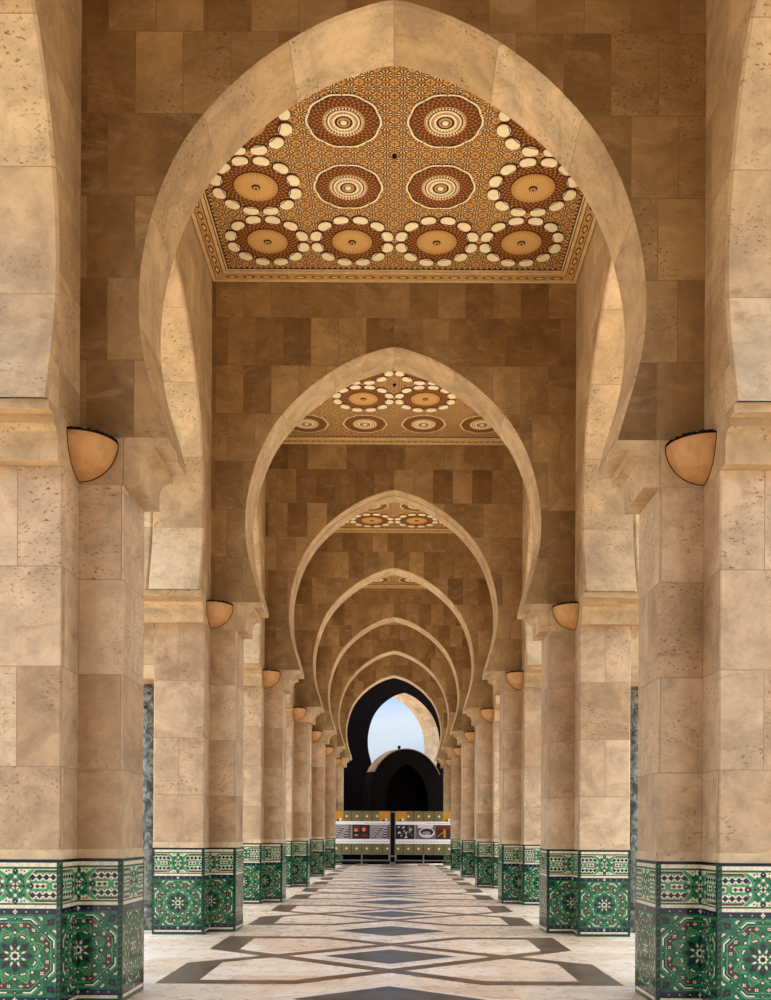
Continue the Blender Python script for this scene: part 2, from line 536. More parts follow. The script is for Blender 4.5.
def make_pier():
    root = empty('stone_pier')
    b = MB(); b.voff = 0.33; b.prism(cross(0.0, 0.014), ZT + 0.075, ZC)
    b.build('shaft', M['pier'], root)
    b = MB(); b.prism(cross(0.003, 0.012), ZT, ZT + 0.075)
    b.build('plinth_band', M['band'], root)
    b = MB()
    b.prism(cross(0.0, 0.010), ZC, ZS)
    add_corbel(b, (PJ, 0), (0, 1), (1, 0), -HT, HT)
    add_corbel(b, (0, -CORE), (1, 0), (0, -1), -ST - .36, 0.0, .87)
    add_corbel(b, (0, CORE), (-1, 0), (0, 1), 0.0, ST + .36, .87)
    b.build('corbel_capital', M['corbel'], root)
    b = MB()
    b.prism([(-ST - 0.36, -.69), (-ST, -.69), (-ST, .69), (-ST - 0.36, .69)], 3.32, ZC - .05)
    b.prism([(-ST - 0.37, -.72), (-ST, -.72), (-ST, .72), (-ST - 0.37, .72)], ZC - .05, ZS)
    b.build('outer_block', M['side'], root)
    e = 0.008
    b = MB()
    b.prism(cross(e), 0.0, ZT, TD)
    g = e + 0.0012
    tile_face(b, (-ST - g, -CORE - g, 0), (1, 0, 0), (0, -1, 0), ST + 2 * g, 'full')
    tile_face(b, (g, -CORE - g, 0), (0, 1, 0), (1, 0, 0), CORE - HT, 'right')
    tile_face(b, (g, -HT - g, 0), (1, 0, 0), (0, -1, 0), PJ, 'left')
    tile_face(b, (PJ + g, -HT - g, 0), (0, 1, 0), (1, 0, 0), 2 * HT + 2 * g, 'full')
    tile_face(b, (PJ + g, HT + g, 0), (-1, 0, 0), (0, 1, 0), PJ, 'right')
    tile_face(b, (g, HT + g, 0), (0, 1, 0), (1, 0, 0), CORE - HT, 'left')
    tile_face(b, (g, CORE + g, 0), (-1, 0, 0), (0, 1, 0), ST + 2 * g, 'full')
    tile_face(b, (-ST - g, CORE + g, 0), (0, -1, 0), (-1, 0, 0), CORE + g, 'full')
    tile_face(b, (-ST - g, 0, 0), (0, -1, 0), (-1, 0, 0), CORE + g, 'full')
    d = b.build('tile_dado', TILE, root)
    d['label'] = 'green, navy and cream star mosaic tile base'
    return root

pier0 = make_pier()
def wall_y(i): return Y1 + (i - 1) * L
LEFT_RIGHT = ((-1, 'left'), (1, 'right'))
first = True
for i in range(0, N + 1):
    for sgn, side in LEFT_RIGHT:
        p = pier0 if first else copy_tree(pier0)
        first = False
        p.location = (sgn * A, wall_y(i), 0)
        p.rotation_euler = (0, 0, 0 if sgn < 0 else PI)
        if i == 0: lab = f'travertine pier standing beside the camera on the {side}'
        elif i == 1: lab = f'largest travertine pier with green tiled base, cut off by the {side} photo edge'
        elif i == N: lab = f'last travertine pier on the {side}, its base hidden behind the picture banner'
        else: lab = f'{ORD[i]} travertine pier on green mosaic base along the {side} side from the camera'
        tag(p, lab, 'pier', 'piers of the arcade')

# ------------------------------------------------------------------ arches
HALF = [(0.0, 7.79), (0.09, 7.778), (0.172, 7.757), (0.30, 7.716), (0.444, 7.664), (0.58, 7.602), (0.714, 7.530), (0.87, 7.432), (1.026, 7.322),
        (1.16, 7.212), (1.283, 7.098), (1.41, 6.963), (1.525, 6.822), (1.612, 6.695), (1.688, 6.557), (1.755, 6.415), (1.812, 6.265),
        (1.862, 6.10), (1.905, 5.925), (1.935, 5.75), (1.951, 5.565), (1.953, 5.39), (1.941, 5.215), (1.914, 5.04), (1.874, 4.87),
        (1.826, 4.71), (1.780, 4.56), (1.737, ZS)]
def arch_line(off=0.0):
    """right springing -> apex -> left springing, optionally offset outwards from the opening"""
    pts = list(reversed(HALF)) + [(-x, z) for x, z in HALF[1:]]
    if off == 0.0: return pts
    out = []
    for i, p in enumerate(pts):
        a = Vector(pts[max(0, i - 1)]); b = Vector(pts[min(len(pts) - 1, i + 1)])
        d = (b - a).normalized()
        n = Vector((d.y, -d.x))
        q = Vector(p) + n * off
        if i in (0, len(pts) - 1): q.y = p[1]
        out.append((q.x, q.y))
    return out

def arch_wall(half_len, z_top, t0, t1, ch, place, face_mat, soffit_mat, root):
    """place(s, z, t) maps wall coordinates to 3D. Two meshes: the wall and the arch ring lining it."""
    inner, outer = arch_line(), arch_line(ch)
    b = MB()
    ring = [(half_len, ZS), (half_len, z_top), (-half_len, z_top), (-half_len, ZS)] + list(reversed(outer))
    b.poly([place(s, z, t0) for s, z in ring], 0, [(s, z - .52) for s, z in ring])
    b.poly([place(s, z, t1) for s, z in reversed(ring)], 0, [(s, z - .52) for s, z in reversed(ring)])
    b.poly([place(half_len, z_top, t0), place(half_len, z_top, t1), place(-half_len, z_top, t1), place(-half_len, z_top, t0)], 0)
    for s in (half_len, -half_len):
        b.poly([place(s, ZS, t0), place(s, ZS, t1), place(s, z_top, t1), place(s, z_top, t0)], 0)
    for sg in (1, -1):
        b.poly([place(sg * half_len, ZS, t0), place(sg * outer[0][0], ZS, t0), place(sg * outer[0][0], ZS, t1), place(sg * half_len, ZS, t1)], 0)
    w = b.build('wall_face', face_mat, root)
    b = MB()
    arc = 0.0
    n = len(inner)
    # arc length measured from the apex so a joint falls on the point of the arch
    acc = [0.0]
    for i in range(1, n):
        acc.append(acc[-1] + (Vector(inner[i]) - Vector(inner[i - 1])).length)
    mid = acc[n // 2]
    for i in range(n - 1):
        (s0, z0), (s1, z1) = inner[i], inner[i + 1]
        (o0, y0), (o1, y1) = outer[i], outer[i + 1]
        a0, a1 = acc[i] - mid, acc[i + 1] - mid
        for q, ts in ((((o0, y0, t0), (s0, z0, t0 + ch), (s1, z1, t0 + ch), (o1, y1, t0)), (t0, t0 + ch)),
                      (((s0, z0, t0 + ch), (s0, z0, t1 - ch), (s1, z1, t1 - ch), (s1, z1, t0 + ch)), (t0 + ch, t1 - ch)),
                      (((s0, z0, t1 - ch), (o0, y0, t1), (o1, y1, t1), (s1, z1, t1 - ch)), (t1 - ch, t1))):
            b.poly([place(*p) for p in q], 0, [(0.5 + ts[0], a0), (0.5 + ts[1], a0), (0.5 + ts[1], a1), (0.5 + ts[0], a1)])
    r = b.build('arch_soffit', soffit_mat, root)
    return w, r

def make_cross_arch():
    root = empty('stone_arch')
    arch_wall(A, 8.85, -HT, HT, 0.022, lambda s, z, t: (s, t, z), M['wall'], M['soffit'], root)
    return root
ca = make_cross_arch()
arches = []
for i in range(0, N + 1):
    o = ca if i == 0 else copy_tree(ca)
    o.location = (0, wall_y(i), 0)
    lab = {0: 'pointed horseshoe arch across the walkway above the camera',
           1: 'largest pointed horseshoe arch framing the whole view across the walkway',
           N: 'smallest, last horseshoe arch across the walkway, filled by the dark building beyond'}.get(
        i, f'{ORD[i]} pointed horseshoe arch across the walkway, counted from the camera')
    tag(o, lab, 'arch', 'arches across the walkway')
    arches.append(o)

def add_joint(root):
    inner = arch_line(-.004)
    b = MB()
    for (s0, z0), (s1, z1) in zip(inner[4:-4], inner[5:-3]):
        b.poly([(s0, -.09, z0), (s0, -.065, z0), (s1, -.065, z1), (s1, -.09, z1)])
    o = b.build('joint_line', plain('joint_grey', srgb(70, 52, 40), .8), root)
    o['label'] = 'thin dark joint round the underside'
    return o
def side_arch():
    root = empty('stone_side_arch')
    # t runs outwards from the walkway
    w, r = arch_wall(L / 2, 8.85, 0.0, ST, 0.022, lambda s, z, t: (-t, -s, z), M['side'], M['soffit'], root)
    w2, r2 = arch_wall(L / 2, 9.2, ST, ST + 0.36, 0.03, lambda s, z, t: (-t, -s, z), M['side'], M['soffit'], root)
    w2.name = 'outer_wall_face'; r2.name = 'outer_arch_soffit'
    return root
add_joint(arches[3])
sa = side_arch()
firsts = True
for i in range(0, N):
    for sgn, side in LEFT_RIGHT:
        o = sa if firsts else copy_tree(sa)
        firsts = False
        o.location = (sgn * A, wall_y(i) + L / 2, 0)
        o.rotation_euler = (0, 0, 0 if sgn < 0 else PI)
        lab = (f'side arch springing up at the {side} photo edge above the largest pier' if i == 0 else
               f'{ORD[i]} side arch of the {side} arcade, seen edge on beyond the {ORD[i]} cross arch')
        tag(o, lab, 'arch', 'arches along the sides of the walkway')

# ------------------------------------------------------------------ corner sconces
def sconce_material():
    t = NT('sconce_terracotta')
    p = t.obj()
    nz = t.noise(p, 7.0, 4)
    c = t.mix(t.smooth(nz, .35, .7), srgb(208, 156, 98), srgb(186, 134, 80))
    sp = t.noise(p, 42.0, 2)
    c = t.mix(t.smooth(sp, .70, .74, 0, .8), c, srgb(60, 32, 16))
    return t.out(c, 0.55, 0.3)
M['sconce'] = sconce_material()
M['soot'] = plain('soot_black', srgb(26, 18, 14), 0.9, 0.1)
def make_sconce():
    root = empty('wall_sconce')
    R, Hh = 0.30, 0.295
    b = MB()
    prof = [(R * math.sin(k / 12 * PI / 2), -Hh * math.cos(k / 12 * PI / 2)) for k in range(13)]
    inner = [(r * 0.92, z * 0.92) for r, z in reversed(prof)]
    b.lathe(prof + inner, 16, (0, 0), -PI / 2, 0.0)
    # flat backs against the two walls
    for a in (0.0, -PI / 2):
        c, s = math.cos(a), math.sin(a)
        b.poly([(r * c, r * s, z) for r, z in prof] + [(r * c, r * s, z) for r, z in inner])
    b.build('bowl', M['sconce'], root, smooth=False)
    b = MB()
    rng = random.Random(3)
    n = 22
    for k in range(n):
        a0 = -PI / 2 + PI / 2 * k / n; a1 = -PI / 2 + PI / 2 * (k + 1) / n
        h = 0.008 + 0.016 * rng.random()
        pts = [(0.93 * R, 0.0), (R + 0.003, -0.006), (R + 0.003, h), (0.93 * R, h)]
        for (r0, z0), (r1, z1) in zip(pts, pts[1:] + pts[:1]):
            b.poly([(r0 * math.cos(a0), r0 * math.sin(a0), z0), (r0 * math.cos(a1), r0 * math.sin(a1), z0),
                    (r1 * math.cos(a1), r1 * math.sin(a1), z1), (r1 * math.cos(a0), r1 * math.sin(a0), z1)])
    o = b.build('rim', M['soot'], root)
    o['label'] = 'dark ragged rim of the bowl'
    # dark joint where the bowl meets the two walls
    b = MB()
    for a in (0.0, -PI / 2):
        c, s = math.cos(a), math.sin(a)
        nx, ny = (0, -1) if a == 0.0 else (1, 0)
        for (r0, z0), (r1, z1) in zip(prof, prof[1:]):
            q0 = Vector((r0 * c, r0 * s, z0)); q1 = Vector((r1 * c, r1 * s, z1))
            k0, k1 = 1.02, 1.02
            e0 = Vector((r0 * c * k0, r0 * s * k0, z0 * k0)); e1 = Vector((r1 * c * k1, r1 * s * k1, z1 * k1))
            nn = Vector((nx, ny, 0)) * 0.004
            b.poly([q0 + nn, q1 + nn, e1 + nn, e0 + nn])
            b.poly([e0 + nn, e1 + nn, e1, e0])
    b.build('wall_joint', M['soot'], root)
    return root
sc = make_sconce()
first = True
for i in range(1, N + 1):
    for sgn, side in LEFT_RIGHT:
        o = sc if first else copy_tree(sc)
        first = False
        o.location = (sgn * A, wall_y(i) - HT, 4.345)
        o.rotation_euler = (0, 0, 0 if sgn < 0 else -PI / 2)
        w = 'largest' if i == 1 else ('smallest, farthest' if i == N else f'{ORD[i]} from the camera')
        lab = (f'{w} orange quarter bowl uplight on the {side} row of piers' if i in (1, N) else
               f'orange quarter bowl uplight on the {side} row of piers, {w}')
        tag(o, lab, 'lamp', 'bowl uplights in the corners of the piers')

# ------------------------------------------------------------------ marble colonnettes on the outer side of the piers
def grey_marble():
    t = NT('grey_marble')
    p = t.obj()
    v = t.noise(p, 7.0, 6, .65, 1.8)
    c = t.mix(t.smooth(v, .40, .62), srgb(60, 62, 54), srgb(138, 138, 124))
    w = t.noise(p, 18.0, 4, .6, 1.0)
    c = t.mix(t.smooth(w, .58, .68, 0, .7), c, srgb(40, 46, 40))
    return t.out(c, 0.3, 0.4)
M['marble'] = grey_marble()
def make_colonnette():
    root = empty('marble_colonnette')
    b = MB()
    b.box(-.19, .19, -.19, .19, 0, .12)
    b.lathe([(0, .12), (.185, .12), (.195, .15), (.185, .18), (.155, .19), (.145, .22), (.165, .24), (.17, .26), (.155, .285), (.135, .30), (0, .30)], 28)
    b.build('base', M['marble'], root)
    b = MB(); b.lathe([(0, .30), (.13, .30), (.122, 1.5), (.116, 2.80), (0, 2.80)], 28)
    b.build('shaft', M['marble'], root, merge=True, smooth=False)
    b = MB()
    b.lathe([(0, 2.80), (.125, 2.80), (.145, 2.82), (.145, 2.85), (.12, 2.87), (.122, 2.95), (.15, 3.05), (.19, 3.16), (0, 3.16)], 28)
    b.box(-.2, .2, -.2, .2, 3.16, 3.32)
    for k in range(8):
        a = k * PI / 4 + PI / 8
        b.lathe([(0, 2.98), (.03, 2.99), (.045, 3.04), (.03, 3.10), (0, 3.12)], 8, (.155 * math.cos(a), .155 * math.sin(a)))
    b.build('capital', M['marble'], root)
    return root
co = make_colonnette()
first = True
for i in range(1, 5):
    for sgn, side in LEFT_RIGHT:
        o = co if first else copy_tree(co)
        first = False
        o.location = (sgn * (A + ST + 0.205), wall_y(i), 0)
        tag(o, f'grey mottled marble column behind the outer face of the {ORD[i]} {side} pier', 'column', 'marble columns outside the piers')

# ------------------------------------------------------------------ ceilings
CREAM, OCHRE, BROWN, TAN = srgb(255, 238, 190), srgb(196, 140, 62), srgb(92, 50, 20), srgb(214, 168, 98)
def polar(t, cell=None):
    x, y, _ = t.sep(t.obj())
    if cell:
        x = t.math('SUBTRACT', t.math('FRACT', t.math('DIVIDE', t.math('ADD', x, 100 * cell), cell)), 0.5)
        y = t.math('SUBTRACT', t.math('FRACT', t.math('DIVIDE', t.math('ADD', y, 100 * cell), cell)), 0.5)
    r = t.math('SQRT', t.math('ADD', t.math('MULTIPLY', x, x), t.math('MULTIPLY', y, y)))
    th = t.math('ARCTAN2', y, x)
    return x, y, r, th
def band(t, r, a, b, s=0.01):
    return t.math('MULTIPLY', t.smooth(r, a - s, a + s), t.smooth(r, b + s, b - s))
def ceiling_field():
    t = NT('carved_lattice_ceiling')
    x, y, r, th = polar(t, 0.1758)
    col = t.mix(t.smooth(t.noise(t.obj(), 3.0, 3), .35, .65), srgb(194, 132, 50), srgb(216, 156, 68))
    # lattice lines between the small rosettes
    ax, ay = t.math('ABSOLUTE', x), t.math('ABSOLUTE', y)
    col = t.mix(t.math('MULTIPLY', t.smooth(t.math('MAXIMUM', ax, ay), .455, .48), .7), col, BROWN)
    d = t.math('ADD', ax, ay)
    col = t.mix(t.math('MULTIPLY', band(t, d, .60, .66, .02), .8), col, BROWN)
    col = t.mix(t.math('MULTIPLY', band(t, d, .74, .79, .02), .55), col, CREAM)
    # rosette
    col = t.mix(t.smooth(r, .43, .40), col, BROWN)
    pet = t.math('COSINE', t.math('MULTIPLY', th, 10.0))
    pm = t.math('MULTIPLY', t.smooth(pet, -.1, .35), band(t, r, .17, .38, .02))
    col = t.mix(t.math('MULTIPLY', pm, .9), col, srgb(250, 220, 158))
    col = t.mix(t.smooth(r, .13, .11), col, srgb(206, 150, 74))
    col = t.mix(t.smooth(r, .06, .04), col, BROWN)
    # fine broken carving
    q = t.noise(t.obj(), 46.0, 2)
    col = t.mix(t.smooth(q, .54, .66, 0, .5), col, BROWN)
    return t.out(col, 0.6, 0.2, r, 0.006, 0.3)
def rosette_disc():
    """tan disc with fine rays"""
    t = NT('rosette_rays')
    _, _, r, th = polar(t)
    ray = t.math('SINE', t.math('MULTIPLY', th, 44.0))
    col = t.mix(t.smooth(ray, -.2, .8, 0, .65), srgb(228, 182, 108), srgb(146, 94, 40))
    col = t.mix(band(t, r, .03, .05, .006), col, BROWN)
    col = t.mix(t.smooth(r, .16, .245, 0, .35), col, srgb(150, 96, 40))
    return t.out(col, 0.6, 0.2)
def rosette_weave(cream):
    """dark interlaced ring"""
    t = NT('rosette_weave_' + ('pale' if cream else 'dark'))
    _, _, r, th = polar(t)
    a = t.math('SINE', t.math('ADD', t.math('MULTIPLY', th, 32.0), t.math('MULTIPLY', r, 90.0)))
    b = t.math('SINE', t.math('SUBTRACT', t.math('MULTIPLY', th, 32.0), t.math('MULTIPLY', r, 90.0)))
    m = t.math('MULTIPLY', t.smooth(a, .2, .7), t.smooth(b, .2, .7))
    col = t.mix(t.math('ADD', t.math('MULTIPLY', m, .8), t.math('MULTIPLY', t.smooth(t.math('MAXIMUM', a, b), .86, .97), .55), clamp=True), srgb(104, 54, 20), srgb(204, 140, 66))
    return t.out(col, 0.6, 0.2)
M['field'] = ceiling_field()
M['rays'] = rosette_disc()
M['weave'] = rosette_weave(False)
M['cream'] = plain('painted_cream', CREAM, 0.55, 0.25, var=.08)
M['ochre'] = plain('painted_ochre', srgb(214, 166, 98), 0.6, 0.2)
M['brown'] = plain('painted_brown', BROWN, 0.6, 0.2)
M['tan'] = plain('painted_tan', srgb(232, 198, 138), 0.6, 0.2)
RM = [M['weave'], M['rays'], M['cream'], M['brown'], M['ochre']]

def rdisc(b, r0, r1, z, mat, n=48, zb=None):
    """flat ring facing down at height z, with an outer rim up to zb"""
    zb = 0.0 if zb is None else zb
    for k in range(n):
        a0, a1 = 2 * PI * k / n, 2 * PI * (k + 1) / n
        c0, s0, c1, s1 = math.cos(a0), math.sin(a0), math.cos(a1), math.sin(a1)
        if r0 > 0: b.poly([(r0 * c1, r0 * s1, z), (r1 * c1, r1 * s1, z), (r1 * c0, r1 * s0, z), (r0 * c0, r0 * s0, z)], mat)
        else: b.poly([(0, 0, z), (r1 * c1, r1 * s1, z), (r1 * c0, r1 * s0, z)], mat)
        b.poly([(r1 * c0, r1 * s0, z), (r1 * c1, r1 * s1, z), (r1 * c1, r1 * s1, zb), (r1 * c0, r1 * s0, zb)], mat)
def petal(b, a, rc, lr, lt, mat, z, n=14, cut=0.0):
    """oval boss lying radially; a small arc bites its inner end"""
    pts = []
    for k in range(n):
        t = 2 * PI * k / n
        x = rc + lr * math.cos(t); y = lt * math.sin(t)
        pts.append(rot([(x, y)], a)[0])
    b.poly([(x, y, z) for x, y in reversed(pts)], mat)
    for k in range(n):
        p, q = pts[k], pts[(k + 1) % n]
        b.poly([(p[0], p[1], z), (q[0], q[1], z), (q[0] * 1.0, q[1] * 1.0, 0), (p[0], p[1], 0)], mat)
def petal_rosette_mesh():
    b = MB()
    rdisc(b, 0, .395, -.010, 0)
    rdisc(b, 0, .262, -.016, 3); rdisc(b, 0, .25, -.020, 1)
    rdisc(b, 0, .045, -.030, 3, 20); rdisc(b, 0, .032, -.036, 4, 20); rdisc(b, 0, .014, -.042, 3, 12)
    for k in range(12):
        a = (k + .5) * PI / 6
        petal(b, a, .446, .086, .106, 3, -.014)
        petal(b, a, .452, .074, .093, 2, -.022)
    for k in range(12):
        a = (k + .5) * PI / 6
        pts = [(.395 * math.cos(a + d), .395 * math.sin(a + d)) for d in (-.2, -.1, 0, .1, .2)]
        for q in strip(pts, .010): b.poly([(x, y, -.024) for x, y in reversed(q)], 3)
    return b.mesh('petal_rosette', RM)
def ringed_rosette_mesh():
    b = MB()
    for k in range(10):
        a0 = k * PI / 5
        pts = []
        for j in range(9):
            d = (j / 8 - .5) * PI / 5 * .96
            rr = .455 + .018 * math.cos((j / 8 - .5) * PI)
            pts.append((rr * math.cos(a0 + d), rr * math.sin(a0 + d)))
        for q in strip(pts, .026): b.poly([(x, y, -.016) for x, y in reversed(q)], 2)
        for q in strip([(x * .955, y * .955) for x, y in pts], .014): b.poly([(x, y, -.018) for x, y in reversed(q)], 3)
    rdisc(b, 0, .425, -.012, 0)
    rdisc(b, .255, .27, -.018, 4)
    for k in range(36):
        a = 2 * PI * k / 36
        petal(b, a, .238, .016, .012, 2, -.022, 8)
    rdisc(b, 0, .215, -.016, 3)
    rdisc(b, .180, .205, -.022, 2); rdisc(b, .162, .176, -.020, 4); rdisc(b, .115, .145, -.024, 2)
    rdisc(b, .06, .085, -.026, 4); rdisc(b, 0, .042, -.030, 2, 24)
    for k in range(24):
        a = 2 * PI * k / 24
        petal(b, a, .153, .007, .012, 2, -.024, 6)
    b.v = [(x * .82, y * .82, z) for x, y, z in b.v]
    return b.mesh('ringed_rosette', RM)
PET, RING = petal_rosette_mesh(), ringed_rosette_mesh()
PET.name, RING.name = 'petal_rosette', 'ringed_rosette'

HX, HY = A, L / 2 - HT - .003
def ceiling_base():
    b = MB()
    b.box(-HX, HX, -HY, HY, 0.0, 0.12)
    return b.mesh('ceiling', [M['field']])
def ceiling_frame():
    b = MB()
    def ring(o0, o1, z0, z1, mat):
        """frame ring between insets o0 (outer) and o1 (inner) from the edge"""
        X0, Y0, X1, Y1_ = HX - o0, HY - o0, HX - o1, HY - o1
        P = [(-X0, -Y0), (X0, -Y0), (X0, Y0), (-X0, Y0)]
        Q = [(-X1, -Y1_), (X1, -Y1_), (X1, Y1_), (-X1, Y1_)]
        for k in range(4):
            a, c, d, e = P[k], P[(k + 1) % 4], Q[(k + 1) % 4], Q[k]
            b.poly([(e[0], e[1], z0), (d[0], d[1], z0), (c[0], c[1], z0), (a[0], a[1], z0)], mat)
            b.poly([(e[0], e[1], z1), (d[0], d[1], z1), (d[0], d[1], z0), (e[0], e[1], z0)], mat)
            b.poly([(a[0], a[1], z0), (c[0], c[1], z0), (c[0], c[1], z1), (a[0], a[1], z1)], mat)
    ring(.012, .055, -.050, 0, 0); ring(.055, .068, -.030, 0, 1)
    ring(.068, .165, -.040, 0, 2); ring(.165, .178, -.026, 0, 1); ring(.178, .215, -.034, 0, 0)
    ring(.215, .228, -.014, 0, 1); ring(.228, .246, -.020, 0, 0); ring(.246, .258, -.010, 0, 1)
    # carved links along the frame
    def links(n, horizontal, pos):
        half = (HX if horizontal else HY) - .17
        for k in range(n):
            c0 = -half + 2 * half * (k + .1) / n; c1 = -half + 2 * half * (k + .9) / n
            m1, m2 = c0 + (c1 - c0) * .25, c0 + (c1 - c0) * .75
            w = .030
            hexa = [(c0, 0), (m1, -w), (m2, -w), (c1, 0), (m2, w), (m1, w)]
            for mat, kk, z in ((1, 1.0, -.0415), (0, .62, -.043)):
                cc = (c0 + c1) / 2
                pts = [(cc + (u - cc) * kk, v * kk) for u, v in hexa]
                q = [((u, pos + v) if horizontal else (pos + v, u)) for u, v in pts]
                if not horizontal: q = q[::-1]
                b.poly([(x, y, z) for x, y in reversed(q)], mat)
    for s in (1, -1):
        links(20, True, s * (HY - .1165)); links(20, False, s * (HX - .1165))
    # beaded edge of the field
    for s in (1, -1):
        for k in range(120):
            x = -HX + .27 + (2 * HX - .54) * (k + .5) / 120
            y = -HY + .27 + (2 * HY - .54) * (k + .5) / 120
            for q in ([(x - .012, s * (HY - .275) - .012), (x + .012, s * (HY - .275) - .012), (x + .012, s * (HY - .275) + .012), (x - .012, s * (HY - .275) + .012)],
                      [(s * (HX - .275) - .012, y - .012), (s * (HX - .275) + .012, y - .012), (s * (HX - .275) + .012, y + .012), (s * (HX - .275) - .012, y + .012)]):
                b.poly([(a, c, -.006) for a, c in reversed(q)], 0 if k % 2 else 1)
    return b.mesh('frame', [M['tan'], M['brown'], M['ochre']])
CB, CF = ceiling_base(), ceiling_frame()
hk = MB(); hk.lathe([(0, -.03), (.022, -.03), (.026, -.02), (.026, 0), (0, 0)], 14)
HOOK = hk.mesh('ceiling_socket', [M['soot']])
S = 1.055
for i in range(0, N):
    o = bpy.data.objects.new('ceiling', CB); C.objects.link(o)
    o.location = (0, wall_y(i) + L / 2, ZCEIL)
    lab = ('carved painted ceiling above the camera' if i == 0 else
           f'carved ochre and cream painted ceiling behind the {ORD[i]} cross arch')
    tag(o, lab, 'ceiling', None, 'structure')
    if i > 4: continue
    f = bpy.data.objects.new('frame', CF); C.objects.link(f); f.parent = o
    f['label'] = 'tan moulded frame with carved links'
    if i in (0,): continue
    h = bpy.data.objects.new('socket', HOOK); C.objects.link(h); h.parent = o
    for ix in range(4):
        for iy in range(4):
            inner = ix in (1, 2) and iy in (1, 2)
            pet = (not inner) if i % 2 == 1 else inner
            r = bpy.data.objects.new('rosette', PET if pet else RING); C.objects.link(r); r.parent = o
            r.location = ((ix - 1.5) * S, (iy - 1.5) * S - (.08 if iy == 0 else 0.0), 0)
            r['label'] = 'rosette with twelve cream petals' if pet else 'rosette with cream rings and scalloped rim'

# the gallery goes on behind the camera
def rear(o, name, loc, rz=0.0):
    c = copy_tree(o); c.name = name; c.location = loc; c.rotation_euler = (0, 0, rz)
    for k in ('label', 'category', 'group'):
        if k in c: del c[k]
    c['kind'] = 'structure'
for i in (-1, -2):
    rear(ca, 'wall_back', (0, wall_y(i), 0))  # open cross arch, out of view behind the camera
    for sgn, side in LEFT_RIGHT:
        rear(sa, 'wall_' + side, (sgn * A, wall_y(i) + L / 2, 0), 0 if sgn < 0 else PI)
        rear(pier0, 'wall_' + side, (sgn * A, wall_y(i), 0), 0 if sgn < 0 else PI)  # these are unseen rear piers, not walls

# roof slab closing the gallery
b = MB(); b.box(-A - 1.1, A + 1.1, wall_y(-2) - HT, wall_y(N) + HT, 8.86, 9.25)
tag(b.build('roof_slab', M['side']), 'stone roof above the painted ceilings', 'roof', None, 'structure')

# ------------------------------------------------------------------ floor
def floor_light():
    t = NT('floor_marble')
    u, v, _ = t.sep(t.pos())
    br = t.n('ShaderNodeTexBrick', offset=0.37)
    t.l(t.comb(u, v), br.inputs['Vector'])
    br.inputs['Color1'].default_value = (0, 0, 0, 1); br.inputs['Color2'].default_value = (1, 1, 1, 1)
    br.inputs['Mortar'].default_value = (.4, .4, .4, 1)
    br.inputs['Scale'].default_value = 1.0; br.inputs['Mortar Size'].default_value = 0.002
    br.inputs['Brick Width'].default_value = 1.05; br.inputs['Row Height'].default_value = 0.62
    rnd = t.sep(br.outputs['Color'])[0]
    col = t.mix(rnd, srgb(242, 216, 186), srgb(220, 184, 148))
    nz = t.noise(t.vmath('ADD', t.pos(), t.comb(t.math('MULTIPLY', rnd, 9.0), 0.0, 0.0)), 1.3, 3, .5, .8)
    col = t.mix(t.smooth(nz, .42, .75, 0, .6), col, srgb(218, 178, 140))
    col = t.mix(t.smooth(nz, .44, .2, 0, .5), col, srgb(246, 230, 210))
    col = t.mix(t.math('MULTIPLY', br.outputs['Fac'], .5), col, srgb(150, 116, 88))
    return t.out(col, t.smooth(t.noise(t.pos(), 5.0, 3), .3, .7, .24, .36), .35)
def floor_dark(name, a, b_):
    t = NT(name)
    nz = t.noise(t.pos(), 3.2, 6, .6, .8)
    col = t.mix(t.smooth(nz, .35, .65), srgb(*a), srgb(*b_))
    return t.out(col, .30, .35)
FM = [floor_light(), floor_dark('floor_brown_marble', (88, 64, 50), (110, 84, 66)), floor_dark('floor_green_grey_marble', (66, 62, 58), (92, 86, 78)),
      plain('floor_pale_line', srgb(232, 210, 186), .3)]
b = MB()
b.poly([(-45, -14, 0), (45, -14, 0), (45, 75, 0), (-45, 75, 0)], 0)
def fpoly(pts, yc, mat, z):
    b.poly([(x, y + yc, z) for x, y in pts], mat)
def hexloop(mirror, yc):
    # closed band: outer and inner outlines of the long hexagon
    m1 = 0.90
    o = [(-.82, -2.0), (2.06, .60), (2.06, 2.0), (.82, 2.0), (-2.06, -.60), (-2.06, -2.0)]
    off = .27
    # inner: lower diagonal v = (u+.82)*k - 2 + off ; upper v = (u-.82)*k + 2 - off
    k = 2.6 / 2.88
    sx, sz = 1.71, 1.77
    lo = lambda u: (u + .82) * k - 2.0 + off
    hi = lambda u: (u - .82) * k + 2.0 - off
    ulo = (-sz + 2.0 - off) / k - .82
    inn = [(ulo, -sz), (sx, lo(sx)), (sx, sz), (-ulo, sz), (-sx, hi(-sx)), (-sx, -sz)]
    for i in range(6):
        a, c = o[i], o[(i + 1) % 6]; d, e = inn[(i + 1) % 6], inn[i]
        q = [a, c, d, e]
        if mirror: q = [(-x, y) for x, y in reversed(q)]
        fpoly(q, yc, 1, .0010 if not mirror else .0014)
for i in range(0, N):
    yc = wall_y(i) + L / 2 - .12
    hexloop(False, yc); hexloop(True, yc)
for j in range(0, 2 * N + 1):
    yc = wall_y(0) + j * L / 2 - .12
    k = 1.0 if j % 2 else 1.08
    fpoly([(-.84 * k, 0), (0, -.74 * k), (.84 * k, 0), (0, .74 * k)], yc, 3, .0018)
    fpoly([(-.72 * k, 0), (0, -.635 * k), (.72 * k, 0), (0, .635 * k)], yc, 2, .0024)
tag(b.build('floor', FM), 'polished beige marble floor with brown interlaced bands and grey diamonds', 'floor', None, 'structure')

